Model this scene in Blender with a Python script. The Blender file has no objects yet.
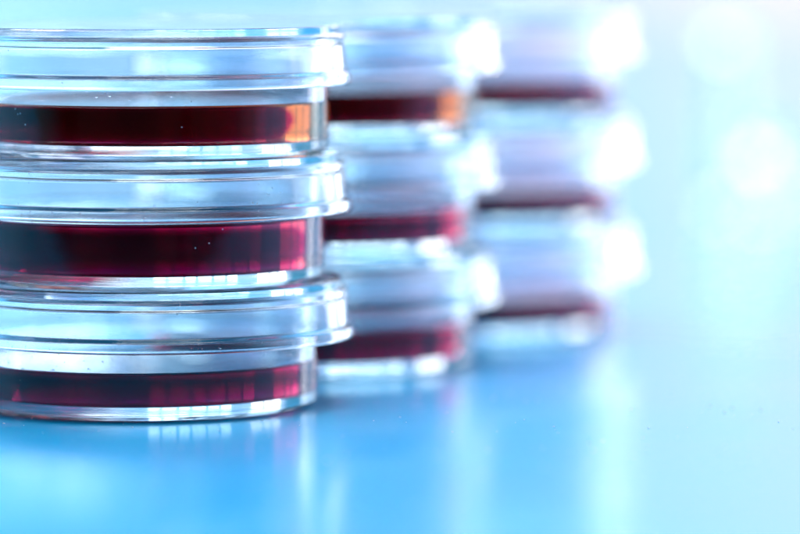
import bpy, bmesh, math, random
from mathutils import Vector
random.seed(7)
MM = 0.001
S = bpy.context.scene
COL = S.collection

# ------------------------------------------------------------------ materials
def mat(name):
    m = bpy.data.materials.new(name); m.use_nodes = True
    nt = m.node_tree; nt.nodes.clear()
    out = nt.nodes.new('ShaderNodeOutputMaterial')
    return m, nt, out

def N(nt, typ, **kw):
    n = nt.nodes.new(typ)
    for k, v in kw.items():
        if k in n.inputs.keys(): n.inputs[k].default_value = v
        else: setattr(n, k, v)
    return n

def glass_mat(name, ior, color=(1, 1, 1), bump=0.0, rough=0.0, specks=False):
    m, nt, out = mat(name)
    g = N(nt, 'ShaderNodeBsdfGlass'); g.inputs['IOR'].default_value = ior
    g.inputs['Color'].default_value = (*color, 1); g.inputs['Roughness'].default_value = rough
    nt.links.new(g.outputs[0], out.inputs['Surface'])
    tc = N(nt, 'ShaderNodeTexCoord')
    info = N(nt, 'ShaderNodeObjectInfo')
    add = N(nt, 'ShaderNodeVectorMath', operation='ADD')
    nt.links.new(tc.outputs['Object'], add.inputs[0])
    nt.links.new(info.outputs['Location'], add.inputs[1])
    if bump:
        # very shallow moulding waviness
        no = N(nt, 'ShaderNodeTexNoise'); no.inputs['Scale'].default_value = 160; no.inputs['Detail'].default_value = 2
        nt.links.new(add.outputs[0], no.inputs['Vector'])
        b = N(nt, 'ShaderNodeBump'); b.inputs['Strength'].default_value = 1.0; b.inputs['Distance'].default_value = bump * MM
        nt.links.new(no.outputs['Fac'], b.inputs['Height'])
        nt.links.new(b.outputs[0], g.inputs['Normal'])
    if specks:
        vo = N(nt, 'ShaderNodeTexVoronoi'); vo.inputs['Scale'].default_value = 1500
        nt.links.new(add.outputs[0], vo.inputs['Vector'])
        no2 = N(nt, 'ShaderNodeTexNoise'); no2.inputs['Scale'].default_value = 210; no2.inputs['Detail'].default_value = 3
        nt.links.new(add.outputs[0], no2.inputs['Vector'])
        lt = N(nt, 'ShaderNodeMath', operation='LESS_THAN'); lt.inputs[1].default_value = 0.12
        nt.links.new(vo.outputs['Distance'], lt.inputs[0])
        gt = N(nt, 'ShaderNodeMath', operation='GREATER_THAN'); gt.inputs[1].default_value = 0.62
        nt.links.new(no2.outputs['Fac'], gt.inputs[0])
        mu = N(nt, 'ShaderNodeMath', operation='MULTIPLY')
        nt.links.new(lt.outputs[0], mu.inputs[0]); nt.links.new(gt.outputs[0], mu.inputs[1])
        sc = N(nt, 'ShaderNodeMath', operation='MULTIPLY'); sc.inputs[1].default_value = 0.6
        nt.links.new(mu.outputs[0], sc.inputs[0])
        df = N(nt, 'ShaderNodeBsdfDiffuse'); df.inputs['Color'].default_value = (0.8, 0.85, 0.9, 1)
        mx = N(nt, 'ShaderNodeMixShader')
        nt.links.new(sc.outputs[0], mx.inputs[0]); nt.links.new(g.outputs[0], mx.inputs[1]); nt.links.new(df.outputs[0], mx.inputs[2])
        nt.links.new(mx.outputs[0], out.inputs['Surface'])
    return m

PLASTIC = glass_mat('clear_polystyrene', 1.50, (0.974, 0.992, 1.0), bump=0.03, specks=True)
WETTED = glass_mat('clear_polystyrene_against_liquid', 1.50 / 1.34, (0.995, 0.995, 0.995))
WATER = glass_mat('water_droplets', 1.33)
GLASS = glass_mat('clear_glass', 1.5, (0.97, 0.99, 1.0), bump=0.01)

CORE, nt, out = mat('added_core_red')  # absorber for the added core inside the liquid
g = N(nt, 'ShaderNodeBsdfTransparent'); nt.links.new(g.outputs[0], out.inputs['Surface'])
v = N(nt, 'ShaderNodeVolumeAbsorption'); v.inputs['Color'].default_value = (.865, .02, .86, 1); v.inputs['Density'].default_value = 1150
nt.links.new(v.outputs[0], out.inputs['Volume'])
def liquid_mats(kind, colour, density):
    res = []
    for part in ('surface', 'body'):
        m, nt, out = mat(kind + '_liquid_' + part)
        if part == 'surface':
            g = N(nt, 'ShaderNodeBsdfGlass'); g.inputs['IOR'].default_value = 1.34; g.inputs['Roughness'].default_value = 0.0
        else:
            g = N(nt, 'ShaderNodeBsdfTransparent')
        nt.links.new(g.outputs[0], out.inputs['Surface'])
        v = N(nt, 'ShaderNodeVolumeAbsorption')
        v.inputs['Color'].default_value = (*colour, 1); v.inputs['Density'].default_value = density
        nt.links.new(v.outputs[0], out.inputs['Volume'])
        res.append(m)
    return res
AMBER = liquid_mats('amber', (.985, .50, .02), 125)  # clearer amber tint stands in for light glowing at the liquid's edge
ROSE = liquid_mats('rose', (.98, .12, .22), 110)

def table_mat():
    m, nt, out = mat('blue_lacquered_tabletop')
    p = N(nt, 'ShaderNodeBsdfPrincipled')
    tc = N(nt, 'ShaderNodeTexCoord')
    no = N(nt, 'ShaderNodeTexNoise'); no.inputs['Scale'].default_value = 22; no.inputs['Detail'].default_value = 6
    nt.links.new(tc.outputs['Object'], no.inputs['Vector'])
    mr = N(nt, 'ShaderNodeMapRange')
    mr.inputs['To Min'].default_value = TR0; mr.inputs['To Max'].default_value = TR1
    nt.links.new(no.outputs['Fac'], mr.inputs['Value'])
    nt.links.new(mr.outputs[0], p.inputs['Roughness'])
    cr = N(nt, 'ShaderNodeMix', data_type='RGBA')
    cr.inputs[6].default_value = (TC[0]*.93, TC[1]*.95, TC[2]*.97, 1); cr.inputs[7].default_value = (*TC, 1)
    nt.links.new(no.outputs['Fac'], cr.inputs[0])
    nt.links.new(cr.outputs[2], p.inputs['Base Color'])
    p.inputs['IOR'].default_value = 1.55
    # fine orange-peel of the lacquer
    n2 = N(nt, 'ShaderNodeTexNoise'); n2.inputs['Scale'].default_value = 1400; n2.inputs['Detail'].default_value = 2
    nt.links.new(tc.outputs['Object'], n2.inputs['Vector'])
    b = N(nt, 'ShaderNodeBump'); b.inputs['Strength'].default_value = 0.6; b.inputs['Distance'].default_value = 0.004 * MM
    nt.links.new(n2.outputs['Fac'], b.inputs['Height']); nt.links.new(b.outputs[0], p.inputs['Normal'])
    nt.links.new(p.outputs[0], out.inputs['Surface'])
    return m
TR0, TR1 = 0.11, 0.26
TC = (0.0, 0.41, 0.76)
TABLE = table_mat()

DUST, nt, out = mat('pale_dust')
p = N(nt, 'ShaderNodeBsdfPrincipled'); p.inputs['Base Color'].default_value = (0.85, 0.88, 0.9, 1); p.inputs['Roughness'].default_value = 0.3
nt.links.new(p.outputs[0], out.inputs['Surface'])

# ------------------------------------------------------------------ geometry helpers
def fillet(pts, closed=True, seg=5):
    """pts: (r, z, radius) in mm -> dense (r, z, src) with rounded corners and support points"""
    res = []
    n = len(pts)
    for i in range(n):
        r, z, rad = pts[i]
        p = Vector((r, z))
        if rad <= 0 or (not closed and i in (0, n - 1)):
            res.append((r, z)); continue
        a = Vector(pts[i - 1][:2]) - p; b = Vector(pts[(i + 1) % n][:2]) - p
        la, lb = a.length, b.length
        a.normalize(); b.normalize()
        ang = a.angle(b)
        t = min(rad / math.tan(ang / 2), la * .46, lb * .46)
        rr = t * math.tan(ang / 2)
        c = p + (a + b).normalized() * (rr / math.sin(ang / 2))
        s0 = p + a * t; s1 = p + b * t
        sup = min(0.03, la * .03, lb * .03)
        res.append(tuple(p + a * (t + sup)))
        v0 = s0 - c; v1 = s1 - c
        tot = v0.angle(v1)
        cr = v0.x * v1.y - v0.y * v1.x
        sg = 1 if cr > 0 else -1
        for k in range(seg + 1):
            th = sg * tot * k / seg
            res.append((c.x + v0.x * math.cos(th) - v0.y * math.sin(th), c.y + v0.x * math.sin(th) + v0.y * math.cos(th)))
        res.append(tuple(p + b * (t + sup)))
    return res

def lathe(name, prof, mats, parent, closed=False, seg=224, matfn=None):
    """revolve an open profile that starts and ends on the axis (or a closed one off it)"""
    bm = bmesh.new()
    rings = []
    for r, z in prof:
        if r < 1e-6:
            rings.append([bm.verts.new((0, 0, z * MM))])
        else:
            rings.append([bm.verts.new((r * MM * math.cos(2 * math.pi * k / seg), r * MM * math.sin(2 * math.pi * k / seg), z * MM)) for k in range(seg)])
    n = len(rings)
    for i in range(n if closed else n - 1):
        A = rings[i]; B = rings[(i + 1) % n]
        p0 = prof[i]; p1 = prof[(i + 1) % n]
        mi = matfn(p0, p1) if matfn else 0
        for k in range(seg):
            k2 = (k + 1) % seg
            if len(A) == 1 and len(B) == 1: continue
            if len(A) == 1: f = bm.faces.new((A[0], B[k2], B[k]))
            elif len(B) == 1: f = bm.faces.new((A[k], A[k2], B[0]))
            else: f = bm.faces.new((A[k], A[k2], B[k2], B[k]))
            f.material_index = mi; f.smooth = True
    bmesh.ops.recalc_face_normals(bm, faces=bm.faces)
    me = bpy.data.meshes.new(name); bm.to_mesh(me); bm.free()
    for m in mats: me.materials.append(m)
    o = bpy.data.objects.new(name, me); COL.objects.link(o)
    if parent: o.parent = parent
    return o

def tag(o, label=None, cat=None, group=None, kind=None):
    for k, v in (('label', label), ('category', cat), ('group', group), ('kind', kind)):
        if v: o[k] = v
    return o

def empty(name, loc, rz=0.0):
    o = bpy.data.objects.new(name, None); COL.objects.link(o)
    o.empty_display_size = 0.01
    o.location = loc; o.rotation_euler.z = rz
    return o

# ------------------------------------------------------------------ the Petri dish (mm)
PITCH = 12.36
RB0, RB1 = 17.3, 17.5      # base outer radius at foot / at rim
RI0, RI1 = 16.15, 16.55     # base inner radius
FLOOR = 1.25
def base_profile():
    return fillet([
        (0, 0.22, 0), (15.2, 0.22, .12), (15.5, 0.0, .1), (16.75, 0.0, .25), (RB0 + .02, 0.45, .25), (RB1, 11.3, .3),
        (RI1, 11.3, .3), (RI0, FLOOR, .45), (0, FLOOR, 0)], closed=False)
def lid_profile():
    return fillet([
        (0, PITCH, 0), (18.75, PITCH, .18), (18.8, 11.52, .12), (19.35, 11.52, .3), (19.5, 8.0, .2),
        (19.98, 7.7, .25), (20.05, 6.6, .35), (18.95, 6.6, .25), (18.45, 10.5, .3), (17.95, 10.65, .1), (17.85, 11.54, .2),
        (0, 11.54, 0)], closed=False)

def liquid_level_profile(level):
    g = 0.012
    top = []
    # meniscus
    ri = RI0 + (RI1 - RI0) * (level - FLOOR) / (11.3 - FLOOR)
    for k in range(0, 13):
        d = 2.4 * (k / 12) ** 1.6           # distance from wall
        h = 0.42 * math.exp(-d / 0.55)
        top.append((ri - g - d, level + h))
    top[0] = (ri - g - .001, level + .42)
    inner = [(RI0 - .45, FLOOR + g)]
    for k in range(1, 6):
        a = math.pi / 2 * k / 5
        inner.append((RI0 - .45 + .44 * math.sin(a), FLOOR + g + .45 * (1 - math.cos(a))))
    return [(0, FLOOR + g)] + inner + [(ri - g, level + .40)] + top + [(8, level), (0, level)], level

def make_dish(loc, level, rz, lid_shift, label, group, core=10.5, amber=False, sharp=False):
    t = empty('petri_dish', loc, rz)
    tag(t, label, 'petri dish', group)
    lv = level + .42
    def wet(p0, p1):
        m = ((p0[0] + p1[0]) / 2, (p0[1] + p1[1]) / 2)
        if m[1] < FLOOR - .02: return 0
        return 1 if (m[1] < lv and m[0] < RI1 + .01 and abs(m[0] - (RI0 + (RI1 - RI0) * (m[1] - FLOOR) / (11.3 - FLOOR))) < .6 or (abs(m[1] - FLOOR) < .05)) and m[0] < 16.6 else 0
    bp = base_profile()
    # insert a vertex exactly at the water line on the inner wall
    bp2 = []
    for a, b in zip(bp, bp[1:]):
        bp2.append(a)
        if a[0] < RI1 + .05 and b[0] < RI1 + .05 and a[1] > lv > b[1] and a[0] > 15:
            f = (a[1] - lv) / (a[1] - b[1])
            bp2.append((a[0] + (b[0] - a[0]) * f, lv))
    bp2.append(bp[-1])
    lathe('base', bp2, [PLASTIC, WETTED], t, matfn=wet)
    lp, _ = liquid_level_profile(level)
    def topm(p0, p1):
        return 0 if (p0[1] >= level - .001 and p1[1] >= level - .001 and not (p0[0] > 16 and abs(p0[0] - p1[0]) < .002)) else 1
    liq = lathe('culture_liquid', lp, AMBER if amber else ROSE, t, matfn=topm)
    z0, z1 = FLOOR + .02, level - ((.22 if amber else min(.95, (level - FLOOR) * .3)))
    dc = lathe('rim_glow_core', [(0, z0), (core - .9, z0), (core - .35, z0 + .25 * (z1 - z0)), (core, z0 + .55 * (z1 - z0)), (core - .2, z0 + .8 * (z1 - z0)), (core - .8, z1), (0, z1)], [CORE], liq, seg=160)  # added core, shaped so the liquid around it glows at rim and top
    dc.location.x = -(14.2 - core) * .45 * MM
    if sharp:
        mb = bmesh.new()
        for k in range(120):
            low = random.random() < .6
            a = math.radians(random.gauss(-118, 26) if random.random() < .6 else random.uniform(-175, -5))
            s_ = random.choice((.03, .035, .05, .05, .06, .09)) * (1 if low else .7)
            if low:
                z = level + .5 + abs(random.gauss(0, .9)); r_ = RI0 + (RI1 - RI0) * (z - FLOOR) / (11.3 - FLOOR) - .2 * s_
            else:
                z = random.uniform(6.9, 8.6); r_ = 18.9 - .5 * (z - 6.6) / 3.7 - .2 * s_
            if z > 9.8: continue
            vv = bmesh.ops.create_icosphere(mb, subdivisions=2, radius=s_)['verts']
            sx, sz = random.uniform(.9, 1.5), random.uniform(.8, 1.2)
            for v in vv:
                p_ = v.co; q = (p_.x * .55, p_.y * sx, p_.z * sz)
                R_ = r_ + q[0]; v.co = Vector(((R_ * math.cos(a) - q[1] * math.sin(a)) * MM, (R_ * math.sin(a) + q[1] * math.cos(a)) * MM, (z + q[2]) * MM))
        for f in mb.faces: f.smooth = True
        me = bpy.data.meshes.new('condensation'); mb.to_mesh(me); mb.free(); me.materials.append(WATER)
        o = bpy.data.objects.new('condensation', me); COL.objects.link(o); o.parent = t; o['kind'] = 'stuff'
    l = lathe('lid', lid_profile(), [PLASTIC], t)
    l.location = (lid_shift[0] * MM, lid_shift[1] * MM, 0.0)
    l.rotation_euler.z = 1.0
    return t

STACKS = [  # x, y, then per dish (bottom up): level, dx, lid dx
    ('front', -24.7, 0.0, [(4.15, -.75, .95), (5.85, -.15, .15), (4.65, .35, -.45)]),
    ('middle', -9.4, 38.6, [(4.5, -.2, .3), (4.4, .1, .1), (4.4, .2, .0)]),
    ('back', 7.6, 78.5, [(4.1, -.1, .2), (4.0, .1, .0), (3.9, .0, .1)]),
]
WORDS = {
    'front': ['sharp clear dish of dark red liquid, lowest of the nearest stack on the tabletop',
              'clear dish deepest in dark red liquid, in the middle of the nearest stack',
              'clear dish of dark red liquid with amber right edge, topmost of the nearest stack'],
    'middle': ['blurred dish of dark red liquid standing on the tabletop, lowest of the second stack',
               'blurred dish of maroon liquid between two others in the second stack',
               'blurred dish of dark red liquid with orange edge, topmost of the second stack'],
    'back': ['very blurred dish with thin maroon layer on the tabletop, lowest of the farthest stack',
             'very blurred dish with thin maroon layer halfway up the farthest stack',
             'very blurred dish with thin maroon layer, topmost of the farthest stack'],
}
for name, x, y, ds in STACKS:
    for i, (lv, dx, ldx) in enumerate(ds):
        make_dish(((x + dx) * MM, y * MM, (0.03 + i * (PITCH + 0.02)) * MM), lv, 0.0,
                  (ldx, 0.1 * (i - 1)), WORDS[name][i], 'clear dishes of red liquid in three stacks', (12.9, 12.5, 11.6)[i] if name != 'back' else 13.4, i == 2 and name != 'back', name == 'front')

# ------------------------------------------------------------------ glass bottles far behind on the right, with added highlight balls
def bottle(loc, rb, hs, rs, label):
    v = empty('glass_bottle', loc); tag(v, label, 'bottle')
    rn = rs * .55
    lathe('body', fillet([(0, .8, 0), (rb - 1.5, 0, 1.0), (rb, 0, .9), (rb, hs * .62, 2), (rn + .8, hs * .86, 1.5), (rn + .8, hs, .4), (rn, hs, .3),
          (rn, hs * .84, 1.5), (rb - .9, hs * .58, 2), (rb - .9, 1.6, .8), (0, 1.9, 0)], closed=False), [GLASS], v, seg=96)
    prof = [(0, hs + rs * 1.8)]
    for k in range(1, 24):
        a = math.pi * k / 24
        prof.append((rs * math.sin(a), hs + rs * .8 + rs * math.cos(a)))
    prof.append((0, hs - rs * .2))
    st = lathe('highlight_ball', prof, [GLASS], v, seg=64)  # ball added to gather light into a blurred bright disc
    return v
bottle((58.5 * MM, 262 * MM, 0.03 * MM), 3.2, 8, 4.2, 'small clear glass bottle with an added glass ball for a bright disc, blurred far behind at right')
bottle((54 * MM, 285 * MM, 0.03 * MM), 3.2, 26, 3.2, 'taller clear glass bottle with an added glass ball for a pale disc, blurred behind the small bottle at right')

# ------------------------------------------------------------------ tabletop
bm = bmesh.new()
X0, X1, Y0, Y1 = -1.6, 1.6, -0.112, 2.6
vs = [bm.verts.new(v) for v in ((X0, Y0, 0), (X1, Y0, 0), (X1, Y1, 0), (X0, Y1, 0))]
f = bm.faces.new(vs)
r = bmesh.ops.extrude_face_region(bm, geom=[f])
for v in r['geom']:
    if isinstance(v, bmesh.types.BMVert): v.co.z -= 0.03
bmesh.ops.recalc_face_normals(bm, faces=bm.faces)
bmesh.ops.bevel(bm, geom=[e for e in bm.edges], offset=0.003, segments=3, affect='EDGES')
me = bpy.data.meshes.new('tabletop'); bm.to_mesh(me); bm.free()
me.materials.append(TABLE)
table = bpy.data.objects.new('tabletop', me); COL.objects.link(table)
tag(table, kind='structure')

# fine dust on the table
bm = bmesh.new()
for k in range(420):
    x = random.uniform(-.05, .075); y = random.uniform(-.09, .06)
    s = random.choice((.03, .04, .05, .08)) * MM
    m_ = bmesh.ops.create_icosphere(bm, subdivisions=1, radius=s)
    q = Vector((random.uniform(.7, 1.8), random.uniform(.7, 1.3), .6))
    for v in m_['verts']:
        v.co = Vector((v.co.x * q.x + x, v.co.y * q.y + y, v.co.z * q.z + s * .6))
me = bpy.data.meshes.new('dust'); bm.to_mesh(me); bm.free(); me.materials.append(DUST)
dust = bpy.data.objects.new('dust', me); COL.objects.link(dust)
tag(dust, 'fine pale dust specks scattered on the blue tabletop', 'dust', kind='stuff')

# ------------------------------------------------------------------ world
W = bpy.data.worlds.new('World'); S.world = W; W.use_nodes = True
nt = W.node_tree; nt.nodes.clear()
wo = N(nt, 'ShaderNodeOutputWorld'); bg = N(nt, 'ShaderNodeBackground')
tc = N(nt, 'ShaderNodeTexCoord'); sep = N(nt, 'ShaderNodeSeparateXYZ')
nt.links.new(tc.outputs['Generated'], sep.inputs[0])
def ramp(stops):
    c = N(nt, 'ShaderNodeValToRGB'); el = c.color_ramp.elements
    el[0].position, el[0].color = stops[0][0], (*stops[0][1], 1)
    el[1].position, el[1].color = stops[-1][0], (*stops[-1][1], 1)
    for p_, c_ in stops[1:-1]:
        e = el.new(p_); e.color = (*c_, 1)
    return c
def mapr(sock, a, b):
    m_ = N(nt, 'ShaderNodeMapRange'); m_.inputs['From Min'].default_value = a; m_.inputs['From Max'].default_value = b
    nt.links.new(sock, m_.inputs['Value']); return m_.outputs[0]
# the bright room ahead: cyan at left, paler towards the windows at right
side = ramp([(0, (.30, .50, .60)), (.07, (.34, .52, .62)), (.09, (.03, .16, .22)), (.14, (.04, .18, .25)), (.16, (.46, .60, .74)), (.40, (.22, .50, .74)), (.46, (.32, .54, .76)), (.50, (.34, .52, .78)), (.54, (.74, .62, .84)), (.58, (.86, .70, .90)), (.68, (.80, .74, .9)), (.70, (.02, .14, .22)), (.73, (.03, .20, .30)), (.75, (.55, .66, .85)), (1, (.3, .5, .7))])  # dark teal bands added so the dish rims pick up dark reflections
nt.links.new(mapr(sep.outputs['X'], -1, 1), side.inputs[0])
# the dim room behind the camera
depth = ramp([(0, (.03,) * 3), (.25, (.05,) * 3), (.40, (.4,) * 3), (.5, (.9,) * 3), (1, (1,) * 3)])
nt.links.new(mapr(sep.outputs['Y'], -1, 1), depth.inputs[0])
mu = N(nt, 'ShaderNodeMix', data_type='RGBA', blend_type='MULTIPLY'); mu.inputs[0].default_value = 1
nt.links.new(side.outputs[0], mu.inputs[6]); nt.links.new(depth.outputs[0], mu.inputs[7])
up = ramp([(0, (.86, .88, .92)), (.15, (1.0, 1.0, 1.0)), (.35, (.66, .74, 1.0)), (.6, (1.1, 1.20, 1.45)), (1, (1.2, 1.3, 1.4))])
nt.links.new(mapr(sep.outputs['Z'], 0, .4), up.inputs[0])
mu2 = N(nt, 'ShaderNodeMix', data_type='RGBA', blend_type='MULTIPLY'); mu2.inputs[0].default_value = 1
nt.links.new(mu.outputs[2], mu2.inputs[6]); nt.links.new(up.outputs[0], mu2.inputs[7])
nt.links.new(mu2.outputs[2], bg.inputs['Color']); bg.inputs['Strength'].default_value = 1.88
nt.links.new(bg.outputs[0], wo.inputs['Surface'])

# ------------------------------------------------------------------ lamps (daylight windows, an added paned light and an overhead fill)
def area(name, loc, target, sx, sy, radiance, color):
    L = bpy.data.lights.new(name, 'AREA'); L.shape = 'RECTANGLE'; L.size = sx; L.size_y = sy
    L.energy = radiance * math.pi * sx * sy      # radiance = power / (pi * area)
    L.color = color
    o = bpy.data.objects.new(name, L); COL.objects.link(o)
    o.location = loc
    d = Vector(target) - Vector(loc)
    o.rotation_euler = d.to_track_quat('-Z', 'Y').to_euler()
    return o
def paned_area(name, az, dist, z0, w, h, rad, col=(1, 1, 1), nx=3, nz=2, bar=0.03):
    a = math.radians(az)
    c = Vector((math.sin(a) * dist, math.cos(a) * dist - .42, 0)); u = Vector((math.cos(a), -math.sin(a), 0))
    ws = [random.uniform(.6, 1.5) for _ in range(nx)]; tot = sum(ws)
    ws = [k * (w - bar * (nx - 1)) / tot for k in ws]; ph = (h - bar * (nz - 1)) / nz
    x = -w / 2
    for i in range(nx):
        pw = ws[i]; xc = x + pw / 2; x += pw + bar; k_ = random.uniform(.65, 1.15)
        for j in range(nz):
            p = c + u * xc; p.z = z0 + ph / 2 + j * (ph + bar)
            o = area(name, p, (p.x - math.sin(a), p.y - math.cos(a), p.z), pw, ph, rad * k_, col)
paned_area('paned_lamp', 18, 3.4, .22, .8, 1.0, 7.0, (1, .96, .95))
paned_area('paned_lamp', 38, 3.2, .07, .5, 1.1, 8.0, (1, .96, .97))
paned_area('paned_lamp', -13, 3.4, .25, 1.0, .9, 3.2, (.75, .95, 1), nx=6, bar=.03)
paned_area('paned_lamp', -32, 3.2, .15, .60, 1.2, 3.0, (1, .97, .90))  # no known window here; added to brighten the amber edges
paned_area('paned_lamp', 62, 2.5, .5, .9, 1.2, 2.0)
area('overhead_fill', (0.1, -.1, 1.8), (0, -.1, 0), 1.0, 1.0, 10.5, (.85, .97, 1))  # unseen fill added overhead to brighten the blue tabletop

# ------------------------------------------------------------------ camera
FPX = 4300.0
cam = bpy.data.cameras.new('camera'); co = bpy.data.objects.new('camera', cam); COL.objects.link(co)
cam.sensor_width = 36; cam.lens = FPX / 800 * 36
cam.clip_start = 0.01; cam.clip_end = 20
co.location = (0, -421 * MM, 46.95 * MM)
pitch = math.atan((267 + 76) / FPX)
co.rotation_euler = (math.pi / 2 - pitch, 0, 0)
cam.dof.use_dof = True
cam.dof.focus_distance = 0.405
cam.dof.aperture_fstop = cam.lens / 17.5
S.camera = co

# ------------------------------------------------------------------ render
S.render.engine = 'CYCLES'
S.cycles.max_bounces = 32; S.cycles.transmission_bounces = 32; S.cycles.glossy_bounces = 12
S.cycles.transparent_max_bounces = 32; S.cycles.volume_bounces = 0
S.cycles.caustics_reflective = True; S.cycles.caustics_refractive = True
S.cycles.blur_glossy = 0.3
S.cycles.sample_clamp_indirect = 6
S.cycles.use_denoising = True
S.view_settings.view_transform = 'Standard'; S.view_settings.look = 'None'
S.view_settings.gamma = 1; S.view_settings.exposure = 0
